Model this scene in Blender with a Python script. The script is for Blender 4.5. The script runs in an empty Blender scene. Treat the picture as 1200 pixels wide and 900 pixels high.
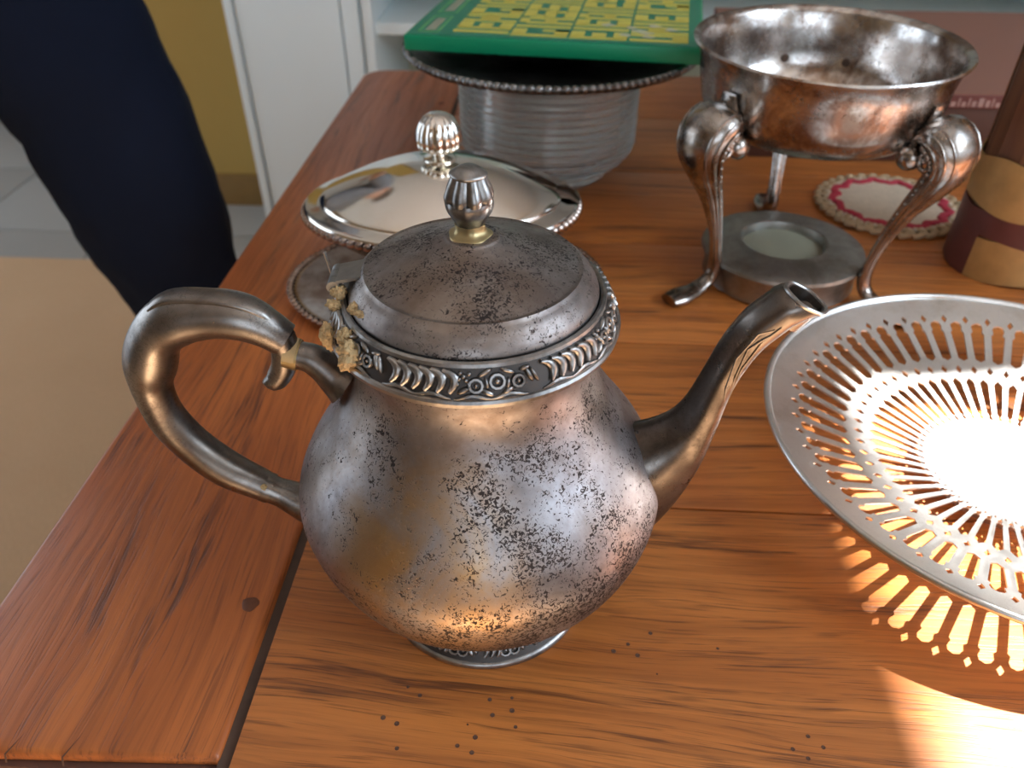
import bpy, bmesh, math, random
import numpy as np
from mathutils import Vector, Matrix, noise
from mathutils.geometry import delaunay_2d_cdt
PI = math.pi
random.seed(7)
SC = bpy.context.scene
COL = SC.collection
T = .75                                   # height of the table top above the floor

# ------------------------------------------------------------------ camera
cam_d = bpy.data.cameras.new('camera'); cam = bpy.data.objects.new('camera', cam_d); COL.objects.link(cam)
cam.location = (0, 0, T + .33)
PITCH = math.atan(.771); YAW = math.radians(3.46)
cam.rotation_euler = (PI/2 - PITCH, 0, YAW)
cam_d.sensor_width = 36; cam_d.lens = 27.9; cam_d.clip_start = .01
cam_d.dof.use_dof = True; cam_d.dof.focus_distance = .315; cam_d.dof.aperture_fstop = 12
SC.camera = cam

# ------------------------------------------------------------------ light
w = bpy.data.worlds.new('world'); SC.world = w; w.use_nodes = True
wb = w.node_tree.nodes['Background']; wb.inputs[0].default_value = (.74, .86, 1, 1); wb.inputs[1].default_value = 2.2
SUN = (-.70, -.10)                         # shadow offset per metre of height
def light(name, kind, loc, energy, color=(1, 1, 1), rot=(0, 0, 0), **k):
    d = bpy.data.lights.new(name, kind); d.energy = energy; d.color = color
    for a, b in k.items(): setattr(d, a, b)
    o = bpy.data.objects.new(name, d); o.location = loc; o.rotation_euler = rot; COL.objects.link(o); return o
s = light('sun', 'SUN', (3, 0, 4), 38, (1, .97, .93), angle=math.radians(.8))
s.rotation_euler = Vector((SUN[0], SUN[1], -1)).to_track_quat('-Z', 'Y').to_euler()
# daylight from the right wall's window; lamps behind and at left are added fill
light('window_daylight', 'AREA', (1.42, -.25, T + 1.05), 21, (.72, .86, 1), (0, PI/2, 0), shape='RECTANGLE', size=.85, size_y=1.0)
light('rear_fill', 'AREA', (.35, -1.92, T + .75), 3.2, (.86, .93, 1), (PI/2, 0, 0), shape='RECTANGLE', size=1.3, size_y=1.1)
light('left_fill', 'AREA', (-2.9, 1.2, T + .75), 4.5, (.95, .96, 1), (0, -PI/2, 0), shape='RECTANGLE', size=1.6, size_y=2.2)
SC.view_settings.view_transform = 'Standard'; SC.view_settings.look = 'None'
SC.view_settings.exposure = 0; SC.view_settings.gamma = 1; SC.view_settings.use_curve_mapping = False

# ------------------------------------------------------------------ node helpers
class Mat:
    def __init__(s, name):
        s.m = bpy.data.materials.new(name); s.m.use_nodes = True; s.t = s.m.node_tree
        s.b = s.t.nodes['Principled BSDF']; s.out = s.t.nodes['Material Output']
    def n(s, typ, ins=None, **k):
        q = s.t.nodes.new(typ)
        for a, b in k.items(): setattr(q, a, b)
        for a, b in (ins or {}).items(): s.set(q.inputs[a], b)
        return q
    def set(s, sock, v):
        if isinstance(v, bpy.types.NodeSocket): s.t.links.new(v, sock)
        elif isinstance(v, (tuple, list)) and sock.type == 'RGBA' and len(v) == 3: sock.default_value = (*v, 1)
        else: sock.default_value = v
    def coord(s, scale=(1, 1, 1), loc=(0, 0, 0), rot=(0, 0, 0)):
        c = s.n('ShaderNodeTexCoord'); return s.n('ShaderNodeMapping', {'Vector': c.outputs['Object'], 'Scale': scale, 'Location': loc, 'Rotation': rot}).outputs[0]
    def noise(s, vec, scale, detail=3, rough=.55, dist=0):
        return s.n('ShaderNodeTexNoise', {'Vector': vec, 'Scale': scale, 'Detail': detail, 'Roughness': rough, 'Distortion': dist}).outputs[0]
    def ramp(s, f, a, b, lo=0., hi=1.):
        return s.n('ShaderNodeMapRange', {'Value': f, 'From Min': a, 'From Max': b, 'To Min': lo, 'To Max': hi}).outputs[0]
    def mix(s, f, a, b):
        q = s.n('ShaderNodeMix', data_type='RGBA'); s.set(q.inputs[0], f); s.set(q.inputs[6], a); s.set(q.inputs[7], b); return q.outputs[2]
    def mul(s, a, b, op='MULTIPLY'):
        q = s.n('ShaderNodeMath', operation=op); s.set(q.inputs[0], a); s.set(q.inputs[1], b); return q.outputs[0]
    def bump(s, h, strength, dist=.001):
        return s.n('ShaderNodeBump', {'Height': h, 'Strength': strength, 'Distance': dist}).outputs[0]
    def p(s, **k):
        for a, b in k.items(): s.set(s.b.inputs[a.replace('_', ' ')], b)
        return s.m
def plain(name, col, rough=.5, metal=0, var=.12, scale=30, **k):
    m = Mat(name); c = m.coord(); f = m.noise(c, scale, 4)
    a = tuple(x*(1-var) for x in col); b = tuple(min(1, x*(1+var)) for x in col)
    return m.p(Base_Color=m.mix(f, a, b), Roughness=rough, Metallic=metal, **k)
def silver(name, base, dark, gold, rough=(.28, .5), tarn=(.45, .65), fleck=0., fs=450, goldamt=.35, bump=.15, zone=None, gz=None):
    """tarnished silver plate: pale metal, brown-grey bloom, yellowish stains, fine black pitting"""
    m = Mat(name); c = m.coord()
    n1 = m.noise(c, 28, 5, .62, .6); n2 = m.noise(c, 90, 6, .7, .3); n3 = m.noise(m.coord(loc=(3, 1, 7)), 17, 3, .5)
    t = m.ramp(m.mul(m.mul(n1, .7), m.mul(n2, .3), 'ADD'), *tarn)
    col = m.mix(t, base, dark)
    col = m.mix(m.mul(m.ramp(n3, .52, .68), goldamt), col, gold)
    if gz:                                   # warm room reflection painted as a yellow patch on one flank
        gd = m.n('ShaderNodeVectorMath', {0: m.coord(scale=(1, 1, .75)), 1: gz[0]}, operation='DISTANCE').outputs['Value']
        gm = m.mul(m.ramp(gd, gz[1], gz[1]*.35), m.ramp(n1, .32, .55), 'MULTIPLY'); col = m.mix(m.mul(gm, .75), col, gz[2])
    r = m.ramp(n2, .3, .7, *rough); h = m.mul(n2, .3)
    if fleck > 0:
        wv = m.noise(c, fs, 3, .6, 1.6); msk = m.noise(m.coord(loc=(9, 4, 2)), 38, 4, .65)
        if zone: 
            g = m.n('ShaderNodeVectorMath', {0: m.coord(), 1: zone[0]}, operation='DISTANCE').outputs['Value']
            msk = m.mul(msk, m.ramp(g, 0, zone[1], .13, -.05), 'ADD')
        th = m.ramp(msk, .40, .64, .655, .485)
        d = m.mul(wv, th, 'SUBTRACT'); fl = m.mul(m.ramp(d, 0, .03), fleck)
        col = m.mix(fl, col, (.035, .028, .027)); r = m.mul(r, m.mul(fl, .25), 'ADD'); h = m.mul(h, m.mul(fl, .5), 'SUBTRACT')
    return m.p(Base_Color=col, Roughness=r, Metallic=1., Normal=m.bump(h, bump, .0006))

def wood(name, a, b, dark, rough=.41, gl=0.):
    m = Mat(name); oi = m.n('ShaderNodeObjectInfo'); rnd = oi.outputs['Random']
    tc = m.n('ShaderNodeTexCoord'); off = m.n('ShaderNodeCombineXYZ', {'X': m.mul(rnd, 13.), 'Y': m.mul(rnd, 7.), 'Z': m.mul(rnd, 5.)}).outputs[0]
    v = m.n('ShaderNodeVectorMath', {0: tc.outputs['Object'], 1: off}, operation='ADD').outputs[0]
    mp = lambda sc: m.n('ShaderNodeMapping', {'Vector': v, 'Scale': sc}).outputs[0]
    wob = m.noise(mp((2.2, 9, 9)), 1., 3, .5)
    vv = m.n('ShaderNodeVectorMath', {0: v, 1: m.n('ShaderNodeCombineXYZ', {'Y': m.mul(wob, .055)}).outputs[0]}, operation='ADD').outputs[0]
    mv = lambda sc: m.n('ShaderNodeMapping', {'Vector': vv, 'Scale': sc}).outputs[0]
    broad = m.noise(mv((1.4, 38, 20)), 1., 4, .55)
    streak = m.noise(mv((5, 190, 90)), 1., 5, .7)
    pore = m.noise(mv((26, 900, 500)), 1., 2, .6)
    dk = m.noise(mv((4.0, 62, 30)), 1.3, 4, .7, .25)
    col = m.mix(m.ramp(broad, .3, .7), a, b)
    col = m.mix(m.ramp(streak, .42, .72, 0, .75), col, tuple(x*.55 for x in a))
    col = m.mix(m.ramp(dk, .56, .68, 0, .8), col, dark)
    pm = m.mul(m.ramp(pore, .53, .63), m.ramp(dk, .36, .60, .12, .95))
    col = m.mix(m.mul(pm, .75), col, dark)
    hgt = m.mul(m.mul(pm, -.6), m.mul(m.ramp(dk, .6, .7), -.3), 'ADD')
    hgt = m.mul(hgt, m.mul(streak, .35), 'ADD')
    bright = m.ramp(rnd, 0, 1, .88, 1.12)
    hs = m.n('ShaderNodeHueSaturation', {'Value': bright, 'Color': col}).outputs[0]
    return m.p(Base_Color=hs, Roughness=m.ramp(streak, .3, .7, rough-.06, rough+.1), Normal=m.bump(hgt, .35, .0007), Coat_Weight=.05, Coat_Roughness=.3)

M = {}
M['oak'] = wood('oak', (.42, .125, .024), (.57, .20, .045), (.085, .026, .010))
M['oak_end'] = wood('oak_end_board', (.37, .092, .018), (.50, .145, .032), (.075, .022, .009))
M['gap'] = plain('joint_dirt', (.085, .05, .034), .8, 0, .4, 80)
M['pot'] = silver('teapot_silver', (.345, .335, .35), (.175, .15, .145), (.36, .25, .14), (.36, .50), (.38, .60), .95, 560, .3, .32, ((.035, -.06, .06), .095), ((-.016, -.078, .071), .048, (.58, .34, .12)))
M['pot_lid'] = silver('teapot_lid_silver', (.40, .375, .36), (.19, .16, .15), (.30, .20, .12), (.40, .54), (.36, .58), .9, 640, .35, .3, ((0, 0, .20), .05))
M['pot_dark'] = silver('teapot_handle_silver', (.34, .32, .30), (.15, .13, .12), (.24, .18, .12), (.26, .4), (.38, .62), .25, 500, .3, .1)
M['pot_relief'] = silver('relief_silver', (.42, .41, .40), (.12, .11, .105), (.2, .16, .12), (.28, .42), (.42, .6), 0, 500, .1, .1)
M['pot_ground'] = plain('relief_ground', (.07, .062, .058), .5, .9)
M['spout'] = silver('spout_silver', (.21, .185, .168), (.085, .07, .06), (.18, .13, .09), (.24, .38), (.40, .62), .2, 500, .25, .08)
M['solder'] = plain('lead_solder', (.42, .33, .17), .42, .9, .35, 120)
M['cork'] = plain('crumbly_putty', (.46, .32, .16), .95, 0, .6, 900)
M['bone'] = plain('bone_insulator', (.55, .42, .22), .55, 0, .2, 200)
M['steel'] = plain('steel_pin', (.75, .75, .76), .2, 1)
M['zinc'] = plain('dull_hinge_metal', (.30, .30, .29), .45, 1, .3, 200)
M['tray'] = silver('tray_silver', (.74, .74, .73), (.56, .53, .47), (.60, .52, .36), (.27, .37), (.52, .72), .08, 500, .2, .04)
M['stand'] = silver('stand_silver', (.70, .68, .66), (.26, .19, .155), (.48, .30, .16), (.14, .30), (.42, .56), .25, 300, .35, .12)
M['stand_leg'] = silver('stand_leg_silver', (.55, .53, .51), (.20, .15, .115), (.42, .28, .16), (.18, .32), (.42, .6), 0, 300, .3, .1)
M['burner'] = silver('burner_metal', (.42, .41, .38), (.26, .245, .21), (.30, .25, .16), (.36, .5), (.42, .62), .1, 300, .3, .08)
M['wax'] = plain('pale_wax', (.30, .30, .22), .45, 0, .12, 60)
M['bright'] = silver('polished_silver', (.88, .86, .82), (.80, .74, .62), (.78, .62, .36), (.07, .13), (.5, .8), 0, 300, .3, .03)
M['tureen'] = silver('tureen_silver', (.50, .42, .38), (.24, .15, .11), (.35, .22, .13), (.14, .24), (.4, .6), 0, 300, .3, .06)
M['black_rim'] = silver('dark_rim_silver', (.34, .34, .34), (.13, .12, .115), (.2, .17, .13), (.22, .34), (.4, .6), 0, 300, .1, .08)
M['black_plate'] = silver('blackened_silver', (.16, .155, .15), (.07, .065, .062), (.09, .08, .07), (.30, .42), (.4, .6), 0, 300, .1, .08)
M['green'] = plain('green_card', (.0, .24, .105), .38, 0, .06, 8)
M['greentop'] = plain('green_print', (.0, .19, .10), .35, 0, .06, 8)
M['yellow'] = plain('yellow_print', (.62, .55, .08), .4, 0, .12, 20)
M['greyprint'] = plain('grey_print', (.28, .29, .20), .4)
M['palegreen'] = plain('pale_green_print', (.16, .46, .12), .4)
M['scuff'] = plain('worn_card', (.48, .50, .36), .6, 0, .25, 60)
M['brownbox'] = plain('mauve_brown_card', (.27, .12, .085), .42, 0, .08, 6)
M['brownside'] = plain('dark_brown_card', (.085, .030, .017), .5, 0, .2, 20)
M['redstrip'] = plain('maroon_strip', (.14, .035, .028), .5, 0, .15, 60)
M['paleprint'] = plain('pale_print', (.42, .26, .22), .6)
M['yarn'] = plain('cream_crochet', (.56, .46, .35), .95, 0, .22, 260)
M['yarn_edge'] = plain('beige_crochet', (.46, .33, .20), .95, 0, .25, 260)
M['yarn_red'] = plain('crimson_crochet', (.42, .03, .055), .9, 0, .25, 260)
M['jeans'] = None
M['white_paint'] = plain('white_paint', (.72, .80, .82), .45, 0, .03, 5)
M['shelf_inside'] = plain('cream_green_paint', (.46, .50, .40), .6, 0, .05, 6)
M['ochre'] = plain('ochre_plaster', (.40, .26, .065), .85, 0, .05, 12)
M['plaster'] = plain('white_plaster', (.62, .60, .56), .9, 0, .03, 6)
M['warm_plaster'] = plain('sand_plaster', (.30, .225, .14), .9, 0, .05, 4)
M['tile'] = plain('grey_floor_tile', (.36, .345, .32), .5, 0, .08, 5)
M['grout'] = plain('grout', (.21, .20, .18), .9)
M['brownbase'] = plain('brown_skirting', (.22, .12, .03), .6)
M['skin'] = plain('skin', (.50, .29, .20), .55, 0, .05, 20)
M['shirt'] = plain('grey_shirt', (.16, .17, .19), .9, 0, .1, 40)
M['hair'] = plain('brown_hair', (.055, .033, .02), .7, 0, .3, 200)
M['shoe'] = plain('black_shoe', (.03, .028, .027), .5)
M['eye'] = plain('eye_white', (.7, .68, .65), .2)
M['iris'] = plain('dark_iris', (.03, .02, .015), .2)
M['metal_frame'] = plain('window_frame_white', (.7, .7, .69), .4)
M['hole'] = plain('wormhole_dark', (.10, .042, .022), .7)
M['peg'] = plain('dark_oak_peg', (.14, .045, .018), .5, 0, .35, 400)
# jeans : dark indigo twill
m = Mat('indigo_denim'); c = m.coord(); tw = m.n('ShaderNodeTexWave', {'Vector': c, 'Scale': 300., 'Distortion': 1.}).outputs[1]
f = m.noise(c, 9, 4); col = m.mix(f, (.0015, .003, .009), (.004, .008, .022)); col = m.mix(m.mul(tw, .10), col, (.008, .014, .035))
M['jeans'] = m.p(Base_Color=col, Roughness=.9, Specular_IOR_Level=.15, Normal=m.bump(tw, .2, .0005))
# rug : beige woven pile
m = Mat('beige_rug'); c = m.coord(); f = m.noise(c, 4, 4); g = m.noise(m.coord(scale=(1, .25, 1)), 260, 3)
col = m.mix(f, (.60, .37, .20), (.70, .46, .27)); col = m.mix(m.mul(g, .35), col, (.40, .25, .14))
M['rug'] = m.p(Base_Color=col, Roughness=.95, Normal=m.bump(g, .5, .002))
# glass
m = Mat('pressed_glass'); M['glass'] = m.p(Base_Color=(.95, .97, .95), Roughness=.06, Transmission_Weight=.82, IOR=1.47)
# brown leathery wood of the tube, strips
m = Mat('brown_bamboo'); g = m.noise(m.coord(scale=(30, 30, 1.2)), 6, 4, .6)
M['tube'] = m.p(Base_Color=m.mix(m.ramp(g, .35, .65), (.115, .04, .018), (.20, .085, .036)), Roughness=.45, Normal=m.bump(g, .3, .001))
m = Mat('light_bamboo'); g = m.noise(m.coord(scale=(30, 30, 1.2)), 8, 4, .6)
M['tube_strip'] = m.p(Base_Color=m.mix(m.ramp(g, .35, .65), (.24, .11, .05), (.33, .17, .085)), Roughness=.5)
M['tape'] = plain('yellowed_tape', (.43, .26, .095), .45, 0, .35, 60)
M['maroon'] = plain('maroon_card', (.11, .034, .03), .45, 0, .4, 50)

# ------------------------------------------------------------------ mesh helpers
class MB:
    def __init__(s): s.v = []; s.f = []; s.k = []
    def add(s, v, f, k=0):
        o = len(s.v); s.v += [tuple(map(float, p)) for p in v]; s.f += [tuple(i+o for i in q) for q in f]; s.k += [k]*len(f); return s
    def box(s, x0, x1, y0, y1, z0, z1, k=0):
        return s.add([(x0,y0,z0),(x1,y0,z0),(x1,y1,z0),(x0,y1,z0),(x0,y0,z1),(x1,y0,z1),(x1,y1,z1),(x0,y1,z1)],
                     [(0,3,2,1),(4,5,6,7),(0,1,5,4),(1,2,6,5),(2,3,7,6),(3,0,4,7)], k)
    def lathe(s, P, n=64, rf=None, closed=False, k=0, cap=True, c=(0, 0, 0), sx=1, sy=1):
        m = len(P); v = []
        for j, (r, z) in enumerate(P):
            for i in range(n):
                a = 2*PI*i/n; rr = r*(rf(a, j/(m-1), z) if rf else 1)
                v.append((c[0]+rr*math.cos(a)*sx, c[1]+rr*math.sin(a)*sy, c[2]+z))
        f = []
        for j in range(m if closed else m-1):
            q = (j+1) % m
            for i in range(n): i2 = (i+1) % n; f.append((j*n+i, j*n+i2, q*n+i2, q*n+i))
        if cap and not closed:
            if P[0][0] > 1e-6: f.append(tuple(range(n-1, -1, -1)))
            if P[-1][0] > 1e-6: f.append(tuple(range((m-1)*n, m*n)))
        return s.add(v, f, k)
    def tube(s, pts, rad, n=12, up=(0, 0, 1), closed=False, k=0, shape=None):
        """sweep; rad = float | list of float | list of (side, up) half sizes; shape(angle)->factor"""
        pts = [Vector(p) for p in pts]; m = len(pts); v = []
        U = Vector(up)
        for j, p in enumerate(pts):
            a = pts[(j-1) % m] if closed or j else p; b = pts[(j+1) % m] if closed or j < m-1 else p
            t = (b-a).normalized(); sd = t.cross(U)
            if sd.length < 1e-4: sd = t.cross(Vector((1, .01, 0)))
            sd.normalize(); n2 = sd.cross(t).normalized()
            r = rad[j] if isinstance(rad, (list, tuple)) else rad
            ra, rb = r if isinstance(r, (list, tuple)) else (r, r)
            for i in range(n):
                w_ = 2*PI*i/n; g = shape(w_, j/(m-1)) if shape else 1
                v.append(p + sd*math.cos(w_)*ra*g + n2*math.sin(w_)*rb*g)
        f = []
        for j in range(m if closed else m-1):
            q = (j+1) % m
            for i in range(n): i2 = (i+1) % n; f.append((j*n+i, j*n+i2, q*n+i2, q*n+i))
        if not closed: f += [tuple(range(n-1, -1, -1)), tuple(range((m-1)*n, m*n))]
        return s.add(v, f, k)
    def ell(s, c, ax, ay, az, n=10, m=6, k=0):
        """ellipsoid, axes given as vectors"""
        c, ax, ay, az = map(Vector, (c, ax, ay, az)); v = [c-az]; f = []
        for j in range(1, m):
            t = PI*j/m
            for i in range(n):
                a = 2*PI*i/n; v.append(c + (ax*math.cos(a)+ay*math.sin(a))*math.sin(t) - az*math.cos(t))
        v.append(c+az); L = len(v)-1
        for i in range(n):
            i2 = (i+1) % n; f.append((0, 1+i2, 1+i)); f.append((L, L-n+i, L-n+i2))
            for j in range(m-2): f.append((1+j*n+i, 1+j*n+i2, 1+(j+1)*n+i2, 1+(j+1)*n+i))
        return s.add(v, f, k)
    def build(s, name, mats, parent=None, loc=None, smooth=True, ang=40, bevel=0, rot=None):
        me = bpy.data.meshes.new(name); me.from_pydata(s.v, [], s.f); me.update()
        for mm in (mats if isinstance(mats, (list, tuple)) else [mats]): me.materials.append(mm)
        me.polygons.foreach_set('material_index', s.k)
        bm = bmesh.new(); bm.from_mesh(me)
        bmesh.ops.recalc_face_normals(bm, faces=bm.faces)
        if bevel: bmesh.ops.bevel(bm, geom=bm.edges[:], offset=bevel, segments=2, affect='EDGES', profile=.6)
        bm.to_mesh(me); bm.free()
        if smooth:
            me.polygons.foreach_set('use_smooth', [True]*len(me.polygons))
            me.set_sharp_from_angle(angle=math.radians(ang))
        o = bpy.data.objects.new(name, me); COL.objects.link(o)
        if parent: o.parent = parent
        if loc: o.location = loc
        if rot: o.rotation_euler = rot
        return o
def empty(name, loc, rz=0):
    o = bpy.data.objects.new(name, None); COL.objects.link(o); o.location = loc; o.rotation_euler = (0, 0, rz); o.empty_display_size = .02; return o
def tag(o, label=None, cat=None, group=None, kind=None):
    if label: o['label'] = label
    if cat: o['category'] = cat
    if group: o['group'] = group
    if kind: o['kind'] = kind
    return o
def cr(P, n=8):
    P = [np.array(p, float) for p in P]; Q = [2*P[0]-P[1]] + P + [2*P[-1]-P[-2]]; out = []
    for i in range(len(P)-1):
        a, b, c_, d = Q[i:i+4]
        for t in np.linspace(0, 1, n, endpoint=False):
            out.append(tuple(.5*((2*b)+(-a+c_)*t+(2*a-5*b+4*c_-d)*t*t+(-a+3*b-3*c_+d)*t**3)))
    out.append(tuple(P[-1])); return out
def ramp1(t, xs, ys): return float(np.interp(t, xs, ys))

# ------------------------------------------------------------------ the room
XL, XR, YF, YB, ZC = -3.0, 1.5, -2.0, 3.6, T + 2.15
tag(MB().box(XL, XR, YF, YB, -.06, -.012).build('floor', M['grout'], smooth=False), kind='structure')
floor = bpy.data.objects['floor']
tp = None; tp_me = {}
P_ = .45; gx = -1.768; gy = 2.06
for i in range(-3, 5):
    for j in range(-2, 4):
        x0 = gx + i*P_; y0 = gy + j*P_
        if x0 < XL-.01 or x0 > .1 or y0 > 3.2 or y0 < 1.0: continue
        if tp is None:
            tp = MB().box(.003, P_-.003, .003, P_-.003, -.012, 0).build('tile', M['tile'], floor, bevel=.0015); o = tp
        else:
            o = tp.copy(); COL.objects.link(o)
        o.location = (x0, y0, 0)
rug = tag(MB().box(XL+.1, 1.3, -1.7, 1.885, 0, .008).build('rug', M['rug'], bevel=.003), 'large beige woven rug on the grey tiled floor under the table', 'rug')
tag(MB().box(XL, XR, YF, YB, ZC, ZC+.06).build('ceiling', M['plaster'], smooth=False), kind='structure')
tag(MB().box(XL-.1, XR, YB, YB+.1, 0, ZC).build('wall_back', M['plaster'], smooth=False), kind='structure')
# left wall with the opening to the neighbouring room, an added fill lamp before it
wl = MB().box(XL-.1, XL, YF, 0, 0, ZC).box(XL-.1, XL, 2.4, YB, 0, ZC).box(XL-.1, XL, 0, 2.4, T+1.55, ZC).box(XL-.1, XL, 0, 2.4, 0, .0005)
tag(wl.build('wall_left', M['warm_plaster'], smooth=False), kind='structure')
# wall behind the camera with an opening added for the fill light
wf = MB().box(XL-.1, -.35, YF-.1, YF, 0, ZC).box(1.05, XR, YF-.1, YF, 0, ZC).box(-.35, 1.05, YF-.1, YF, 0, T+.15).box(-.35, 1.05, YF-.1, YF, T+1.35, ZC)
tag(wf.build('wall_front', M['warm_plaster'], smooth=False), kind='structure')
# right wall with the tall window that lets the sun in : edge of the sun patch follows from its head and jamb
HEAD = T + (XR-.135)/-SUN[0]*1.0
HEAD = min(HEAD, ZC-.06)
WY0, WY1, WZ0 = -1.15, .60, T+.25
wr = MB().box(XR, XR+.04, YF-.1, WY0, 0, 3.4).box(XR, XR+.04, WY1, YB+.1, 0, 3.4).box(XR, XR+.04, WY0, WY1, 0, WZ0).box(XR, XR+.04, WY0, WY1, HEAD, 3.4)
tag(wr.build('wall_right', M['plaster'], smooth=False), kind='structure')
fr = MB().box(XR-.01, XR+.05, WY0-.03, WY1+.03, WZ0-.04, WZ0).box(XR-.01, XR+.05, WY0-.03, WY0, WZ0, ZC).box(XR-.01, XR+.05, WY1, WY1+.03, WZ0, ZC)
tag(fr.build('window_1', M['metal_frame'], bevel=.003), kind='structure')

# ------------------------------------------------------------------ ochre wall end, white cupboard
oc = MB().box(-1.20, -.80, 2.28, 2.40, 0, ZC)
tag(oc.build('wall_1', M['ochre'], smooth=False), kind='structure')
tag(MB().box(-1.20, -.80, 2.265, 2.28, 0, .10).build('baseboard_left', M['brownbase'], bevel=.003), kind='structure')
cb = empty('cupboard', (-.765, 1.9, 0)); tag(cb, 'white painted cupboard with a tall flat door and open shelf behind the table', 'cupboard')
MB().box(0, .018, -.012, .45, .06, 1.5).box(.018, .335, .02, .45, .06, .08).build('side_panel', M['white_paint'], cb, bevel=.002)
MB().box(.024, .262, -.006, .016, .08, 1.48).build('door', M['white_paint'], cb, bevel=.002)
MB().box(.268, .305, -.014, .45, .06, 1.5).box(.311, .335, -.006, .45, .06, 1.5).build('stile', M['white_paint'], cb, bevel=.003)
MB().box(.335, 1.9, .40, .45, .06, 1.5).build('back_panel', M['shelf_inside'], cb)
for z in (.06, .33, .6, .80, 1.02, 1.25): MB().box(.335, 1.9, .02, .42, z, z+.025).build('shelf', M['white_paint'], cb, bevel=.002)
MB().box(1.9, 1.93, -.01, .45, .06, 1.5).build('side_panel', M['white_paint'], cb, bevel=.002)
MB().box(.0, 1.93, .03, .43, 0, .06).build('plinth', M['white_paint'], cb)

# ------------------------------------------------------------------ table
tb = empty('table', (0, 0, 0)); tag(tb, 'rustic oak plank table with breadboard ends, pegged and worn', 'table')
seams = [.138, .318, .4815, .6365, .797, .960, 1.132]
X0, X1 = -.1285, 1.02
for i in range(6):
    y0, y1 = seams[i]+.0006, seams[i+1]-.0006
    b = MB().box(-(X1-X0)/2, (X1-X0)/2, -(y1-y0)/2, (y1-y0)/2, -.024, 0)
    pl = b.build('plank', M['oak'], tb, ((X0+X1)/2, (y0+y1)/2, T), bevel=.0009)
    if i < 3:
        random.seed(40+i)
def end_board(xc, wd, y0, y1, flip):
    # local x runs along the board
    L = y1-y0; r = .03; pts = []
    for cx, cy, a0 in ((L/2-r, wd/2-r, 0), (-L/2+.006, wd/2-.006, PI/2), (-L/2+.006, -wd/2+.0015, PI), (L/2-.0015, -wd/2+.0015, 1.5*PI)):
        rr = r if a0 == 0 else (.006 if a0 == PI/2 else .0015)
        for k in range(7): a = a0 + k*PI/12; pts.append((cx+rr*math.cos(a), cy+rr*math.sin(a)))
    n = len(pts); v = []; f = []
    for ins, z in ((.0015, -.0062), (0, -.0052), (0, -.0030), (.0008, -.0010), (.0028, 0)):
        for x, y in pts: v.append((x*(1-2*ins/L), y*(1-2*ins/wd), z))
    for j in range(4):
        for i in range(n): f.append((j*n+i, j*n+(i+1) % n, (j+1)*n+(i+1) % n, (j+1)*n+i))
    f += [tuple(range(n-1, -1, -1)), tuple(range(4*n, 5*n))]
    o = MB().add(v, f).build('end_board', M['oak_end'], tb, (xc, (y0+y1)/2, T), ang=50)
    o.rotation_euler = (0, 0, PI/2) if not flip else (0, 0, PI/2)
    if flip: o.scale = (1, -1, 1)
    return o
MB().box(-.2705, -.1355, .1555, 1.135, T-.026, T-.0064).build('lower_board', M['brownside'], tb, bevel=.0008)
MB().box(1.028, 1.162, .158, 1.135, T-.026, T-.0064).build('lower_board', M['brownside'], tb, bevel=.0008)
eb = end_board(-.2030, .1380, .1565, 1.137, False)
end_board(1.095, .1405, .1565, 1.137, True)
# dark tongue seen in the open joint
for jx in (-.1345, 1.0205): MB().box(jx, jx+.007, .153, 1.13, T-.02, T-.0026).build('joint_tongue', M['gap'], tb, smooth=False)
MB().box(-.26, -.128, .170, 1.12, T-.034, T-.0265).box(-.12, 1.15, .160, 1.11, T-.034, T-.0245).build('subframe', M['brownside'], tb, smooth=False)
for x in (-.23, 1.12):
    for y in (.20, 1.07):
        MB().lathe(cr([(.035, .008), (.03, .05), (.022, .10), (.032, .2), (.034, .35), (.024, .45), (.034, .5), (.034, .62)], 5) , 20, c=(x, y, 0)).build('leg', M['oak_end'], tb)
MB().box(-.22, 1.11, .19, .212, T-.115, T-.03).box(-.22, 1.11, 1.06, 1.082, T-.115, T-.03).box(-.24, -.218, .2, 1.07, T-.115, T-.03).box(1.108, 1.13, .2, 1.07, T-.115, T-.03).build('apron', M['oak_end'], tb, bevel=.002)
for (x, y) in ((-.1458, .2391), (-.150, .42), (-.150, .72), (-.150, 1.0)):
    b = MB().lathe([(.0, .0006), (.0030, .0007), (.0043, .0002), (.0046, -.001)], 14, cap=False, rf=lambda a, t, z: 1+.08*math.sin(3*a)+.05*math.sin(5*a+1))
    b.build('peg', M['peg'], tb, (x, y, T))
# old furniture-beetle holes
HP = [(.0000,.0)]
def holes(pix, par=tb):
    for (x, y, r) in pix:
        r *= .78
        MB().lathe([(r*1.25, .00002), (r, .00022), (r*.75, .0001), (.0, -.00002)], 9, cap=False).build('wormhole', M['hole'], par, (x, y, T+.00003))
HOLES = 'WORMHOLES'
holes([(-0.0595, 0.1988, .0008), (-0.0535, 0.1949, .0010), (-0.0218, 0.1948, .0010), (-0.0119, 0.1962, .0008), (-0.02, 0.1875, .0011), (-0.0115, 0.1901, .0012), (-0.0095, 0.1826, .0009), (-0.0266, 0.1769, .0012),
       (-0.068, 0.1834, .0012), (-0.0615, 0.181, .0012), (-0.0339, 0.1727, .0010), (-0.0274, 0.1701, .0011), (-0.0595, 0.17, .0010), (0.0529, 0.2341, .0011), (0.0418, 0.2273, .0010), (0.0347, 0.2231, .0012), (0.0459, 0.2215, .0012),
       (-0.0305, 0.1825, .0005), (0.1169, 0.186, .0010), (0.1091, 0.1798, .0010), (0.1223, 0.1814, .0010), (0.1147, 0.1761, .0010), (0.0842, 0.2275, .0008), (0.0543, 0.2122, .0005)])
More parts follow.
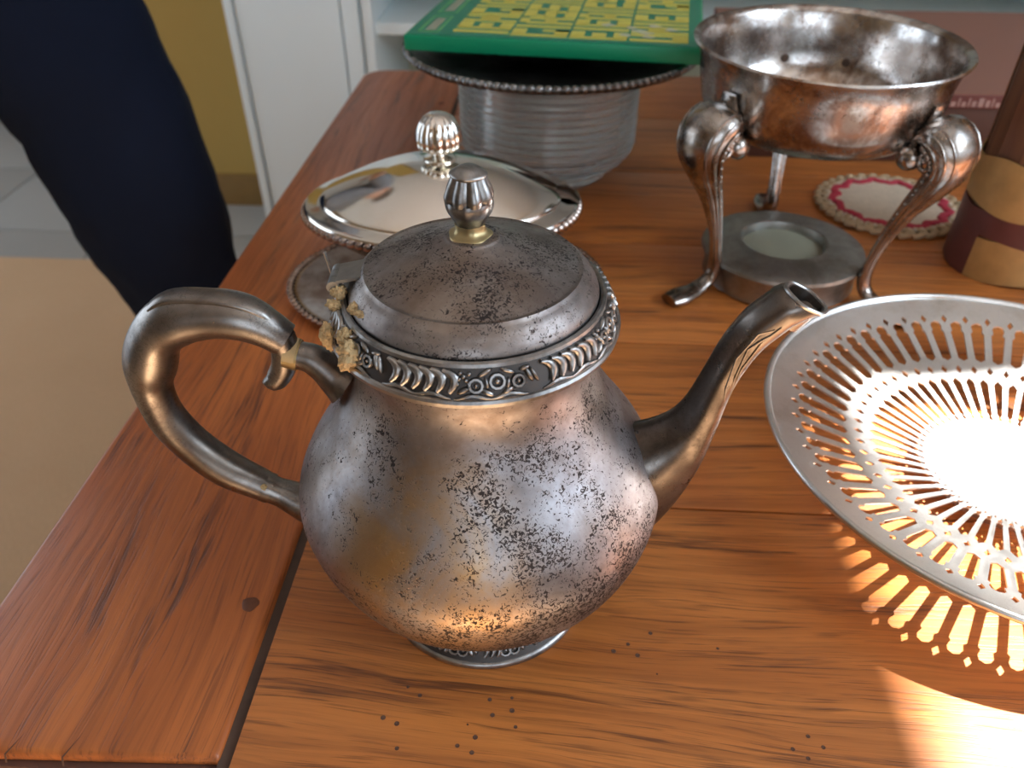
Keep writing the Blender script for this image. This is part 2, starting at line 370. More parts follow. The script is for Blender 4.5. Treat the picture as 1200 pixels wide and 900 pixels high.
# drying cracks in the end of the left board
for x, L in ((-.2255, .011), (-.2005, .012)):
    MB().add([(x, .1558, T-.004), (x+.0009, .1558, T-.004), (x+.0009, .1575, T+.00012), (x, .1575, T+.00012), (x+.004, .1565+L, T+.00012)], [(0, 1, 2, 3), (3, 2, 4)]).build('crack', M['hole'], tb, smooth=False)

# ------------------------------------------------------------------ teapot
tea = empty('teapot', (-.0302, .261, T)); tag(tea, 'tarnished silver teapot with dented body, hinged domed lid and curved spout, front centre', 'teapot')
BP = [(.0385, .0155), (.0419, .0165), (.0518, .0205), (.0622, .031), (.0727, .0465), (.0795, .064), (.0807, .080), (.0725, .099), (.0600, .117), (.0505, .133), (.0475, .146), (.0495, .157), (.0495, .160)]
def dent(a, t, z):
    return 1 + .010*noise.noise(Vector((math.cos(a)*1.7, math.sin(a)*1.7, z*22))) - .012*math.exp(-((a-4.55)/.22)**2-((z-.083)/.016)**2)
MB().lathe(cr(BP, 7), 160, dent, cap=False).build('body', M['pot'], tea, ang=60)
FP = [(.0, .001), (.044, .0), (.0482, .0), (.0490, .0008), (.0490, .0024), (.0484, .0034), (.0474, .0038), (.0412, .0118), (.0398, .0130), (.0395, .0165)]
FP = [(r*1.02, z) for r, z in FP]
ft = MB().lathe(FP[:7], 120, cap=False).lathe(FP[6:8], 120, cap=False, k=1).lathe(FP[7:], 120, cap=False).build('foot', [M['pot_relief'], M['pot_ground']], tea, (.0012, -.0018, 0), ang=45)

def relief(unit, rep, s0, s1, thick, W, name, parent, mat, base_r=None):
    """cast ornament laid on a conical band: s0=(r,z) lower edge, s1=(r,z) upper edge"""
    d = Vector((s1[0]-s0[0], 0, s1[1]-s0[1])); H_ = d.length; nrm = Vector((d.z, 0, -d.x)).normalized()
    mb = MB(); r_mid = (s0[0]+s1[0])/2
    def fr(phi, q):
        c_ = Vector((s0[0], 0, s0[1])) + d*q; R_ = Matrix.Rotation(phi, 3, 'Z')
        return R_ @ c_, R_ @ Vector((0, 1, 0)), R_ @ d.normalized(), R_ @ nrm
    for k in range(rep):
        p0 = 2*PI*k/rep
        for kind, u, q, a, b_, rot in unit:        # u in [0,1] along the unit, q up the band, sizes in units of band height
            c_, ex, ey, ez = fr(p0 + 2*PI/rep*u, q)
            e1 = ex*math.cos(rot)+ey*math.sin(rot); e2 = -ex*math.sin(rot)+ey*math.cos(rot)
            if kind == 'e': mb.ell(c_, e1*a*H_, e2*b_*H_, ez*thick, 8, 5)
            elif kind == 'r':
                pts = [c_ + (e1*math.cos(t)*a+e2*math.sin(t)*b_)*H_ + ez*thick*.35 for t in [2*PI*i/10 for i in range(10)]]
                mb.tube(pts, thick*.55, 6, up=ez, closed=True)
            elif kind == 's':                       # curved flute (S comma)
                pts = []
                for i in range(7):
                    t = i/6*2-1; pts.append(c_ + (e2*t*b_ + e1*(.22*(1-t*t))*a*2)*H_ + ez*thick*.2)
                mb.tube(pts, [(thick*(.35+.9*math.sin(PI*min(1, (i+.6)/7))), thick*.95) for i in range(7)], 7, up=ez)
            elif kind == 'w':                       # wavy lower line
                pts = []
                for i in range(9):
                    ph = 2*PI/rep*(i/8-.5)*a; cc, _, yy, zz = fr(p0+2*PI/rep*u+ph, q + .06*math.cos((i/8-.5)*2*PI)*b_)
                    pts.append(cc + zz*thick*.2)
                mb.tube(pts, [thick*.25+thick*.35*math.sin(PI*i/8) for i in range(9)], 6, up=ez)
    return mb.build(name, mat, parent, ang=60)
unit = [('s', .045+.075*i, .56, .62, .36, .35) for i in range(6)]
unit += [('r', .60, .45, .20, .20, 0), ('e', .60, .45, .08, .08, 0), ('r', .73, .55, .22, .22, 0), ('e', .73, .55, .10, .10, 0), ('r', .86, .48, .18, .18, 0), ('e', .86, .48, .07, .07, 0),
         ('e', .525, .74, .09, .09, 0), ('e', .56, .82, .08, .08, 0), ('e', .54, .62, .08, .08, 0), ('e', .50, .66, .08, .08, 0), ('e', .505, .84, .07, .07, 0), ('e', .49, .50, .07, .07, 0),
         ('e', .655, .84, .28, .08, .5), ('e', .67, .22, .24, .10, -.5), ('e', .525, .30, .24, .10, .5), ('e', .80, .84, .26, .08, -.4), ('e', .79, .24, .22, .09, .5), ('e', .93, .62, .09, .30, .4), ('e', .965, .58, .07, .30, .4), ('e', .91, .84, .2, .07, .2),
         ('e', .665, .52, .06, .22, .2), ('e', .795, .46, .06, .2, -.2), ('e', .56, .45, .06, .2, .5)]
unit += [('w', .12, .10, .22, 1., 0), ('w', .34, .10, .22, 1., 0), ('w', .58, .08, .22, 1., 0), ('w', .80, .08, .22, 1., 0)]
CP = [(.0490, .1585), (.0545, .1590), (.0562, .1605), (.0566, .1622), (.0560, .1632), (.0552, .1635), (.0506, .1732), (.0502, .1744), (.0492, .1749), (.0482, .1744), (.0478, .1725), (.0478, .160)]
cl = MB().lathe(CP[:6], 140, cap=False).lathe(CP[5:7], 140, cap=False, k=1).lathe(CP[6:], 140, cap=False).build('collar', [M['pot_relief'], M['pot_ground']], tea, ang=35)
tag(cl, 'dark cast collar with flower and flute relief')
relief(unit, 6, (.0552, .1634), (.0505, .1734), .0014, 1, 'relief_ornament', cl, M['pot_relief'])
unit2 = [('s', .10+.12*i, .55, .55, .30, .35) for i in range(3)] + [('r', .55, .5, .24, .24, 0), ('e', .55, .5, .1, .1, 0), ('r', .72, .5, .24, .24, 0), ('e', .72, .5, .1, .1, 0), ('e', .64, .8, .2, .1, .3), ('e', .86, .5, .12, .3, .6), ('e', .95, .6, .1, .28, .5), ('e', .45, .5, .1, .3, .3)]
relief(unit2, 12, (.0485, .0037), (.0424, .0116), .0013, 1, 'relief_ornament', ft, M['pot_relief'])
# domed lid
lid = MB().lathe(cr([(.0474, .1735), (.0476, .1750), (.0466, .1775), (.0452, .1795)], 4)[:-1] + cr([(.0452, .1795), (.0438, .1815), (.0418, .1832)], 4)[:-1] + [(.0418, .1832), (.0410, .1842), (.0398, .1840)] + cr([(.0392, .1841), (.0370, .1850), (.031, .1874), (.0225, .1904), (.0160, .1931), (.0110, .1956), (.0085, .1968), (.0, .1969)], 6), 140,
               lambda a, t, z: 1+.004*noise.noise(Vector((math.cos(a)*2, math.sin(a)*2, z*30))), cap=False).build('lid', M['pot_lid'], tea, ang=50)
fin = MB().lathe(cr([(.0098, .2046), (.0100, .2058), (.0078, .2070), (.0068, .2085), (.0068, .2105)], 4), 40, lambda a, t, z: 1+.05*math.sin(5*a+t*3), k=1)
def finrf(a, t, z):
    return 1 + (.055*math.cos(8*a)*math.sin(PI*t)**.7)
fin.lathe(cr([(.0062, .2100), (.0078, .2125), (.0100, .2155), (.0108, .2185), (.0104, .2205)], 5), 64, lambda a, t, z: 1+.02*math.cos(8*a))
fin.lathe(cr([(.0098, .2200), (.0100, .2222), (.0090, .2252), (.0076, .2280), (.0068, .2298)], 5), 64, lambda a, t, z: 1+.20*abs(math.sin(4*a))-.05)
fin.lathe(cr([(.0066, .2290), (.0080, .2298), (.0082, .2308), (.0066, .2318), (.0040, .2332), (.0, .2338)], 5), 48, lambda a, t, z: 1+.06*math.cos(4*a)*t)
fin.v = [(x*.80-.0008, y*.80, .1962+(z-.2050)*.93) for x, y, z in fin.v]
f0 = fin.build('finial', [M['pot_relief'], M['solder']], lid, ang=50)
tag(f0, 'bud-shaped finial set in yellowish solder')
# hinge on the handle side, broken
hg = MB()
ha = math.radians(184)
hx, hy = .0520*math.cos(ha), .0520*math.sin(ha)
rad = Vector((math.cos(ha), math.sin(ha), 0)); tan = Vector((-math.sin(ha), math.cos(ha), 0))
c0 = Vector((hx, hy, .1785))
for k_ in (-1, 0, 1):
    hg.tube([c0 + tan*(k_*.0048-.0022), c0 + tan*(k_*.0048+.0022)], .0026, 12)
hinge = hg.build('hinge', M['zinc'], tea, ang=50)
mb = MB(); q0 = c0 - rad*.001 + Vector((0, 0, .0026))
P4 = [q0 - tan*.0068, q0 + tan*.0068, q0 + tan*.0068 - rad*.0095 + Vector((0, 0, .0020)), q0 - tan*.0068 - rad*.0095 + Vector((0, 0, .0020))]
mb.add(P4 + [p - Vector((0, 0, .0012)) for p in P4], [(0, 1, 2, 3), (7, 6, 5, 4), (0, 4, 5, 1), (1, 5, 6, 2), (2, 6, 7, 3), (3, 7, 4, 0)])
mb.build('hinge_leaf', M['zinc'], hinge, smooth=False)
pc = c0 - tan*.0095 + rad*.003
MB().tube([pc + Vector((.001, 0, -.014)), pc + Vector((-.0006, 0, -.004)), pc + Vector((-.0022, 0, .006))], .0008, 8).build('hinge_pin', M['steel'], hinge)
def lump(c, ax, seed):
    b = MB(); b.ell((0, 0, 0), (ax[0], 0, 0), (0, ax[1], 0), (0, 0, ax[2]), 40, 26)
    b.v = [tuple(Vector(p)*(1+.45*noise.noise(Vector(p)*320+Vector((seed, 0, 0))) + .35*noise.noise(Vector(p)*900+Vector((seed, 5, 0))) + .25*noise.noise(Vector(p)*2200+Vector((seed, 5, 0)))) + Vector(c)) for p in b.v]; return b
def cyl(r, deg, z): a = math.radians(deg); return (r*math.cos(a), r*math.sin(a), z)
for (r, dg, z, ax, sd) in ((.0548, 222, .1668, (.0046, .0046, .0046), 1), (.0530, 215, .1705, (.0030, .003, .0030), 14), (.0570, 203, .1650, (.0026, .003, .0046), 4), (.0462, 208, .1775, (.0024, .0030, .0014), 9), (.0455, 216, .1778, (.0030, .0020, .0012), 12), (.0530, 196, .1735, (.0026, .0024, .0020), 21), (.0505, 191, .1770, (.0024, .0040, .0022), 17)):
    lump(cyl(r, dg, z), ax, sd).build('putty_lump', M['cork'], tea, ang=80)
# handle : hollow C scroll, thumb rest on top ; traced in its own vertical plane
out = [(-.0752,.1538),(-.0835,.1612),(-.0927,.1660),(-.106,.1677),(-.1234,.1662),(-.137,.1554),(-.1455,.1404),(-.1498,.1223),(-.1480,.1007),(-.1400,.0833),(-.1263,.0667),(-.1081,.0559)]
inn = [(-.0812,.1400),(-.0880,.1445),(-.0960,.1472),(-.1073,.1478),(-.1190,.1440),(-.1275,.1367),(-.1320,.1231),(-.1330,.1165),(-.1310,.1050),(-.1243,.0919),(-.1133,.0795),(-.0995,.0690)]
oo, ii = cr(out, 5), cr(inn, 5); mid = [((a[0]+b[0])/2, 0, (a[1]+b[1])/2) for a, b in zip(oo, ii)]
hw = [math.hypot(a[0]-b[0], a[1]-b[1])/2*.93 for a, b in zip(oo, ii)]
def hshape(w_, t): return 1.0 + .05*math.cos(4*w_)
hb = MB().tube([Vector(p) for p in mid], [(h_*1.04, h_*1.0) for h_ in hw], 28, up=(0, 1, 0), shape=lambda w_, t: 1+.045*abs(math.cos(2*w_)))
# the scroll that ends below the socket
hb.tube([Vector((x, 0, z)) for x, z in cr([(-.0800, .1490), (-.0790, .1430), (-.0805, .1350), (-.0835, .1290), (-.0862, .1262), (-.0880, .1290)], 5)], [(.0060*(1-.25*i/25)*min(1, .35+(25-i)/3), .0062*(1-.25*i/25)*min(1, .35+(25-i)/3)) for i in range(26)], 16, up=(0, 1, 0))
hd = hb.build('handle', M['pot_dark'], tea, ang=70)
# raised thumb plate running along the top
k0, k1 = 9, 31-8
tp_pts = [Vector((o_[0]*1.0, 0, o_[1]+.0)) for o_ in oo[1:25]]
tc_ = Vector((-.105, 0, .120))
tb_ = MB().tube([p + (tc_-p).normalized()*.0011 for p in tp_pts], [(.0021*min(1, .25+i/5, .25+(len(tp_pts)-1-i)/3), .0056*(.45+.55*math.sin(PI*min(.6, .1+i/28)))*min(1, .3+(len(tp_pts)-1-i)/2.5)) for i in range(len(tp_pts))], 16, up=(0, 1, 0))
# tube's first axis follows side vector, so swap when the plane is vertical
tb_.v = tb_.v
thumb = tb_.build('thumb_rest', M['pot_dark'], hd, ang=60)
# sockets
sk = MB().tube([(-.0790, 0, .1405), (-.0735, 0, .1392)], [(.0066, .0066)]*2, 20, up=(0, 1, 0), k=1)
sk.tube(cr([(-.0735, 0, .1392), (-.0690, 0, .1380), (-.0640, 0, .1345), (-.0595, 0, .1300), (-.0560, 0, .1270)], 4), [(.0060+.0040*(i/16)**2, .0060+.0065*(i/16)**2) for i in range(17)], 20, up=(0, 1, 0))
su = sk.build('upper_socket', [M['pot_dark'], M['solder']], tea, ang=50)
MB().tube([(-.0790, -.0005, .1412), (-.0742, -.0005, .1400)], [(.0068, .0068)]*2, 20, up=(0, 1, 0), shape=lambda w_, t: 1 if math.sin(w_) > .2 else .9).build('insulator_ring', M['bone'], su, ang=50)
sk = MB().tube(cr([(-.1045, 0, .0625), (-.1000, 0, .0600), (-.0940, 0, .0570), (-.0870, 0, .0530), (-.0790, 0, .0490)], 4), [(.0066+.0028*abs(i/16-.35)**1.5*2, .0068+.0040*max(0, i/16-.4)**1.2*2) for i in range(17)], 20, up=(0, 1, 0))
sk.tube([(-.1035, 0, .0620), (-.1000, 0, .0602)], .0074, 20, up=(0, 1, 0))
sl = sk.build('lower_socket', M['pot_dark'], tea, ang=50)
lump((-.1010, -.0052, .0665), (.0016, .0012, .0018), 33).build('putty_spot', M['bone'], sl)
# spout
up_ = [(.0600,.1050),(.0690,.1085),(.0745,.1110),(.0815,.1160),(.0868,.1240),(.0917,.1379),(.0961,.1515),(.1030,.1655),(.1128,.1765)]
lo_ = [(.0640,.0330),(.0745,.0430),(.0835,.0560),(.0905,.0700),(.0970,.0888),(.1012,.1112),(.1048,.1330),(.1115,.1510),(.1215,.1640)]
uu, ll = cr(up_, 6), cr(lo_, 6)
mid = [Vector(((a[0]+b[0])/2, 0, (a[1]+b[1])/2)) for a, b in zip(uu, ll)]
hh = [math.hypot(a[0]-b[0], a[1]-b[1])/2 for a, b in zip(uu, ll)]
def spr(i):
    t = i/(len(mid)-1); return (max(.0088, hh[i]) if i > 24 else hh[i]*.98, ramp1(t, [0, .2, .45, .7, 1], [.026, .019, .0125, .0100, .0100]))
def sweep_between(A, B, wd, n=28, lift=None):
    """closed cross-sections spanned between an upper and a lower outline in the xz plane"""
    v = []; f = []; m_ = len(A)
    for j in range(m_):
        a, b = Vector((A[j][0], 0, A[j][1])), Vector((B[j][0], 0, B[j][1])); c_ = (a+b)/2; h_ = (a-b)/2
        for i in range(n):
            w_ = 2*PI*i/n; g = 1+.03*math.cos(6*w_); v.append(c_ + h_*math.cos(w_)*g + Vector((0, 1, 0))*math.sin(w_)*wd[j]*g)
    for j in range(m_-1):
        for i in range(n): i2 = (i+1) % n; f.append((j*n+i, j*n+i2, (j+1)*n+i2, (j+1)*n+i))
    return v, f, n, m_
wds = [ramp1(j/(len(uu)-1), [0, .2, .45, .7, 1], [.0215, .0175, .0125, .0098, .0098]) for j in range(len(uu))]
# extend the lip: a mouth cut obliquely with a pouring lip
U2 = uu + [(.1150, .1778), (.1168, .1778)]; L2 = ll + [(.1262, .1672), (.1325, .1702)]
wds += [.0098, .0088]
v, f, n, m_ = sweep_between(U2, L2, wds)
sp = MB().add(v, f)
# inner wall of the mouth
mv = v[-n:]; cen = sum((Vector(p) for p in mv), Vector())/n
in1 = [cen + (Vector(p)-cen)*.84 for p in mv]; in2 = [cen + (Vector(p)-cen)*.74 + Vector((-.006, 0, -.010)) for p in mv]
sp.add(mv + in1 + in2, [(i, (i+1) % n, n+(i+1) % n, n+i) for i in range(n)] + [(n+i, n+(i+1) % n, 2*n+(i+1) % n, 2*n+i) for i in range(n)])
sp.add(in2, [tuple(range(n))], 1)
spt = sp.build('spout', [M['spout'], M['pot_ground']], tea, ang=50)
# rim of mouth and leaf ornament
MB().tube([Vector(p) for p in mv], .0009, 8, up=(0, .3, 1), closed=True).build('mouth_rim', M['pot_relief'], spt)
lf = MB()
def sps(s_, q, dirn=-1):      # point on the spout flank: s_ along, q across (-1 lower .. 1 upper)
    j = s_*(len(uu)-1); j0 = int(j); t = j-j0; j1 = min(j0+1, len(uu)-1)
    a = Vector((uu[j0][0]*(1-t)+uu[j1][0]*t, 0, uu[j0][1]*(1-t)+uu[j1][1]*t)); b = Vector((ll[j0][0]*(1-t)+ll[j1][0]*t, 0, ll[j0][1]*(1-t)+ll[j1][1]*t))
    w_ = wds[j0]*(1-t)+wds[j1]*t; return (a+b)/2 + (a-b)/2*q + Vector((0, dirn*w_*math.sqrt(max(0, 1-q*q))*1.0, 0))
for dn in (-1, 1):
    for off in (0, .16):
        lf.tube([sps(s_, q, dn) for s_, q in ((.66+off*.3, -.6), (.72+off*.3, -.05-off), (.80+off*.3, .35-off), (.90, .35-off*2.2), (.95, 0-off))], [.0002, .0005, .0006, .0005, .0002], 6, up=(0, 1, 0))
    lf.tube([sps(s_, q, dn) for s_, q in ((.70, -.65), (.80, -.25), (.90, -.1), (.97, -.1))], [.0002, .0005, .0005, .0002], 6, up=(0, 1, 0))
lf.build('leaf_ornament', M['spout'], spt)

# ------------------------------------------------------------------ pierced tray
tr = empty('pierced_tray', (.2656, .3476, T)); tag(tr, 'round silver cake basket with pierced radiating slots, standing in sunlight at right', 'tray')
NS = 56; HALF = PI/NS
ZP = [(0, .0120), (.040, .0120), (.046, .0126), (.060, .0155), (.080, .0205), (.100, .0265), (.118, .0335), (.130, .0385), (.1385, .0418), (.1425, .0430)]
def zp(r): return ramp1(r, [a for a, b in ZP], [b for a, b in ZP])
def capsule(r0, r1, w0, w1, ang=0, pointy0=False, pointy1=False, nk=0):
    pts = []
    # outline in (r, t) where t = tangential metres
    if pointy0: pts += [(r0, 0)]
    else: pts += [(r0 + w0*(1-math.cos(a)), w0*math.sin(a)) for a in (-1.0, -.35, .35, 1.0)]
    body = [(r0+(.006 if pointy0 else w0*1.0), w0)]
    if nk == 1: body = [(r0+w0*1.2, w0), (r0+w0*1.8, w0*.55), (r0+w0*2.6, w0*1.15)]
    if nk == 2: body = [(r0+.004, w0*1.0)]
    end = [(r1-(.0045 if pointy1 else w1), w1)]
    if nk == 2: pass
    seq = body + end
    up = seq; top = [(r1, 0)] if pointy1 else [(r1 - w1*(1-math.cos(a)), w1*math.sin(a)) for a in (.9, 0, -.9)]
    dn = [(r, -t) for r, t in reversed(seq)]
    return pts + up + top + dn
def mirror_clean(poly):
    return poly
def diamond(r, h_, w_): return [(r-h_, 0), (r, w_), (r+h_, 0), (r, -w_)]
outer = [(.0915, 0), (.0938, .0030), (.1140, .0042), (.1152, .0030), (.1165, .0032), (.1185, .0037), (.1208, .0028), (.1220, 0)]
outer = outer + [(r, -t) for r, t in reversed(outer[1:-1])]
inner = [(.0455, 0), (.0462, .0010), (.0478, .0012), (.0490, .0007), (.0505, .0016), (.0750, .0027), (.0785, 0)]
inner = inner + [(r, -t) for r, t in reversed(inner[1:-1])]
vs = []; es = []; holes_ = []
def ring(poly, off=0):
    o = len(vs)
    for r, t in poly: vs.append(Vector((r, t/max(r, .01) + off)))
    es.extend([(o+i, o+(i+1) % len(poly)) for i in range(len(poly))])
R0, R1 = .0425, .1365
polys = [(outer, 0), (inner, 0)]
for p, off in polys: ring(p, off); holes_.append([(r, t/r + off) for r, t in p])
def half(poly, sgn):   # diamond cut by the sector border
    return poly
bt = [R0, .0430, .0443, .0456, .0850-.0028, .0850, .0850+.0028, .1236-.0024, .1236, .1236+.0024, R1]
for sg in (-1, 1):
    pass
border = [(R0, 0), (.0428, 0), (.0440, .0007), (.0452, 0), (.055, 0), (.066, 0), (.0815, 0), (.0848, .0019), (.0881, 0), (.1, 0), (.11, 0), (.1205, 0), (.1236, .0019), (.1268, 0), (R1, 0)]
left = [(r, -HALF + t/r) for r, t in border]; right = [(r, HALF - t/r) for r, t in border]
arc1 = [(R1, HALF*(1-2*i/3)) for i in (1, 2)]
loop = [(r, a) for r, a in left] + [(R1, a) for a in (-HALF/3, HALF/3)] + [(r, a) for r, a in reversed(right)] + [(R0, a) for a in (HALF/3, -HALF/3)]
o = len(vs); vs.extend(Vector(p) for p in loop); es.extend([(o+i, o+(i+1) % len(loop)) for i in range(len(loop))])
for r in np.arange(.05, .135, .008):                      # a few inner points so the piece follows the curve
    for a in (-.8*HALF, .8*HALF): vs.append(Vector((r, a)))
res = delaunay_2d_cdt(vs, es, [], 0, 1e-7)
RV, RF = res[0], res[2]
def inside(p, poly):
    c_ = False; n_ = len(poly)
    for i in range(n_):
        (x1, y1), (x2, y2) = poly[i], poly[(i+1) % n_]
        if (y1 > p[1]) != (y2 > p[1]) and p[0] < (x2-x1)*(p[1]-y1)/(y2-y1)+x1: c_ = not c_
    return c_
tris = []
for t in RF:
    c_ = (sum(RV[i][0] for i in t)/3, sum(RV[i][1] for i in t)/3)
    if inside(c_, loop) and not any(inside(c_, h_) for h_ in holes_): tris.append(t)
tv = []; tf = []
for k in range(NS):
    o = len(tv); a0 = 2*PI*(k+.5)/NS
    for p in RV: r, a = p[0], p[1]+a0; tv.append((r*math.cos(a), r*math.sin(a), zp(r)))
    tf += [tuple(i+o for i in t) for t in tris]
# medallion and plain rim as rings sharing the border radii
nseg = NS*3
def ringpts(r, z=None): return [(r*math.cos(a), r*math.sin(a), zp(r) if z is None else z) for a in [2*PI*i/nseg for i in range(nseg)]]
mb = MB().add(tv, tf)
mr = [.0015, .012, .024, .034, R0]; v = []; f = []
for r in mr: v += ringpts(r)
for j in range(len(mr)-1):
    for i in range(nseg): f.append((j*nseg+i, j*nseg+(i+1) % nseg, (j+1)*nseg+(i+1) % nseg, (j+1)*nseg+i))
f.append(tuple(range(nseg))); mb.add(v, f)
v = []; f = []; mr = [R1, .1385, .1405]
for r in mr: v += ringpts(r)
for j in range(len(mr)-1):
    for i in range(nseg): f.append((j*nseg+i, j*nseg+(i+1) % nseg, (j+1)*nseg+(i+1) % nseg, (j+1)*nseg+i))
mb.add(v, f)
me = bpy.data.meshes.new('dish'); me.from_pydata(mb.v, [], mb.f)
bm = bmesh.new(); bm.from_mesh(me); bmesh.ops.remove_doubles(bm, verts=bm.verts, dist=5e-5)
bmesh.ops.recalc_face_normals(bm, faces=bm.faces)
up_n = sum(fc.normal.z for fc in bm.faces)
if up_n < 0: bmesh.ops.reverse_faces(bm, faces=bm.faces)
TH = Vector((0, 0, .0009)); V0 = [v_.co.copy() for v_ in bm.verts]; bm.verts.index_update()
F0 = [tuple(v_.index for v_ in fc.verts) for fc in bm.faces]; E0 = [(e_.verts[0].index, e_.verts[1].index) for e_ in bm.edges if e_.is_boundary]; bm.free()
nv = len(V0); V1 = V0 + [p-TH for p in V0]; F1 = F0 + [tuple(i+nv for i in reversed(fc)) for fc in F0]
for a, b in E0:                                   # cut edges of the sheet get vertices of their own, so the faces stay crisp
    o = len(V1); V1 += [V0[a], V0[b], V0[b]-TH, V0[a]-TH]; F1.append((o, o+1, o+2, o+3))
me = bpy.data.meshes.new('dish'); me.from_pydata(V1, [], F1); me.materials.append(M['tray'])
sm_ = [True]*(2*len(F0)) + [False]*len(E0); me.polygons.foreach_set('use_smooth', sm_)
dish = bpy.data.objects.new('dish', me); COL.objects.link(dish); dish.parent = tr
tag(dish, 'pierced bowl with rings of slots and diamonds')
MB().lathe([(.1398, .0412), (.1412, .0408), (.1425, .0416), (.1430, .0430), (.1425, .0443), (.1412, .0450), (.1398, .0446), (.1390, .0432)], 168, closed=True).build('rim', M['tray'], tr, ang=60)
MB().lathe([(.034, .0), (.0375, .0), (.0375, .003), (.0345, .0065), (.0335, .0112), (.0322, .0112), (.033, .006)], 64, closed=True).build('foot_ring', M['tray'], tr)

# ------------------------------------------------------------------ warming stand
st = empty('warming_stand', (.188, .608, T)); tag(st, 'silver three-legged warming stand with a deep round bowl and scroll legs, behind the tray', 'stand')
bowlP = [(.0, .1060), (.035, .1065), (.058, .1090), (.072, .1150), (.0800, .1240), (.0845, .1360), (.0865, .1500), (.0880, .1640), (.0905, .1745), (.0945, .1785), (.0952, .1800), (.0942, .1812), (.0905, .1800)]
bowlI = [(.0890, .1770), (.0865, .1650), (.0850, .1500), (.0830, .1370), (.0785, .1255), (.0705, .1170), (.057, .1108), (.035, .1082), (.0, .1078)]
sq = lambda P: [(r, z if z > .155 else .155-(.155-z)*.80) for r, z in P]
bw = MB().lathe(sq(bowlP + bowlI), 96, lambda a, t, z: 1+.008*noise.noise(Vector((math.cos(a)*2, math.sin(a)*2, z*25))), cap=False).build('bowl', M['stand'], st, ang=50)
bw.rotation_euler = (.032, 0.003, 0)
for a_, z_ in ((95, .1430), (62, .1430)):
    a_ = math.radians(a_); R_ = .0838
    MB().tube([(R_*math.cos(a_), R_*math.sin(a_), z_), ((R_-.0012)*math.cos(a_), (R_-.0012)*math.sin(a_), z_)], .0032, 10).build('screw_hole', M['gap'], bw)
OUTL = [(.0855,.1270),(.0915,.1375),(.1010,.1410),(.1100,.1340),(.1125,.1220),(.1060,.1060),(.0950,.0850),(.0860,.0620),(.0800,.0400),(.0780,.0220),(.0830,.0110),(.0960,.0060),(.1120,.0052),(.1230,.0050)]
INR = [(.0110, .0028), (.0170, .0065), (.0215, .0130), (.0210, .0138), (.0180, .0125), (.0135, .0098), (.0082, .0066), (.0052, .0048), (.0045, .0040), (.0062, .0048), (.0062, .0045), (.0080, .0045), (.0104, .0050), (.0085, .0042)]
Lp = cr(OUTL, 5); Lr = cr(INR, 5)
lm = MB().tube([(x, 0, z) for x, z in Lp], [(h_ , w_) for w_, h_ in Lr], 14, up=(0, 1, 0))
# acanthus beads, flutes and scroll of the knee
def knee(j, phi, sg, out=1.0):                       # a point on the skin of the leg
    (x0, z0), (x1, z1) = Lp[max(j-1, 0)], Lp[min(j+1, len(Lp)-1)]; t = Vector((x1-x0, 0, z1-z0)).normalized(); n_ = Vector((t.z, 0, -t.x))
    return Vector((Lp[j][0], 0, Lp[j][1])) + Vector((0, sg*Lr[j][0]*math.cos(phi)*out, 0)) + n_*Lr[j][1]*math.sin(phi)*out
for sg in (-1, 1):
    for i in range(18):
        j = 9+int(i*1.7); r_ = .0024*(1-i/26)
        c_ = knee(j, .50, sg); lm.ell(c_, (r_, 0, 0), (0, r_, 0), (0, 0, r_), 8, 5)
    for phi, j0, j1, rr in ((-.75, 8, 40, .0012), (-.35, 7, 44, .0013), (.12, 7, 44, .0014), (.90, 9, 40, .0013)):
        js = list(range(j0, j1, 2)); lm.tube([knee(j, phi, sg) for j in js], [rr*(.4+.6*math.sin(PI*(q+.5)/len(js))) for q in range(len(js))], 6, up=(0, 1, 0))
    c0_ = knee(19, .9, sg, 1.02)
    lm.tube([c0_ + Vector((math.cos(a)*.0075*(1-a/13), sg*.0012*a/3, math.sin(a)*.0075*(1-a/13))) for a in np.linspace(0, 9, 24)], .0019, 7, up=(0, 1, 0))
lm.tube([(.0890, -.012, .1240), (.0890, .012, .1240)], [.0085, .0085], 16)
lm.ell((.089, -.0130, .1240), (.0085, 0, 0), (0, .0065, 0), (0, 0, .0085), 12, 8); lm.ell((.089, .0130, .1240), (.0085, 0, 0), (0, .0065, 0), (0, 0, .0085), 12, 8)
lm.tube([(.0900, 0, .133), (.0925, 0, .147), (.0930, 0, .158)], [(.003, .009), (.0035, .009), (.0020, .006)], 10, up=(0, 1, 0))
lg = lm.build('leg', M['stand_leg'], st, ang=60); lg.rotation_euler = (0, 0, math.radians(217))
for a_ in (-50, 85):
    l2 = lg.copy(); COL.objects.link(l2); l2.rotation_euler = (0, 0, math.radians(a_))
# burner dish standing between the legs
bu = empty('burner_dish', (.184, .590, T)); tag(bu, 'round pewter-coloured burner dish with sunken pale centre, under the warming stand', 'burner'); bu.scale = (1.04, 1.04, .92)
MB().lathe([(.0, .004), (.052, .004), (.055, .0), (.058, .002), (.0570, .005), (.0585, .0235), (.0618, .0262), (.0610, .0290), (.0575, .0308), (.0500, .0325), (.0400, .0335), (.0345, .0345), (.0330, .0350), (.0315, .0342), (.0305, .0300), (.030, .024)], 96, cap=False).build('dish', M['burner'], bu, ang=40)
MB().lathe([(.0, .0285), (.024, .0283), (.0302, .0275), (.0302, .022)], 64, cap=False).build('wax_fill', M['wax'], bu)

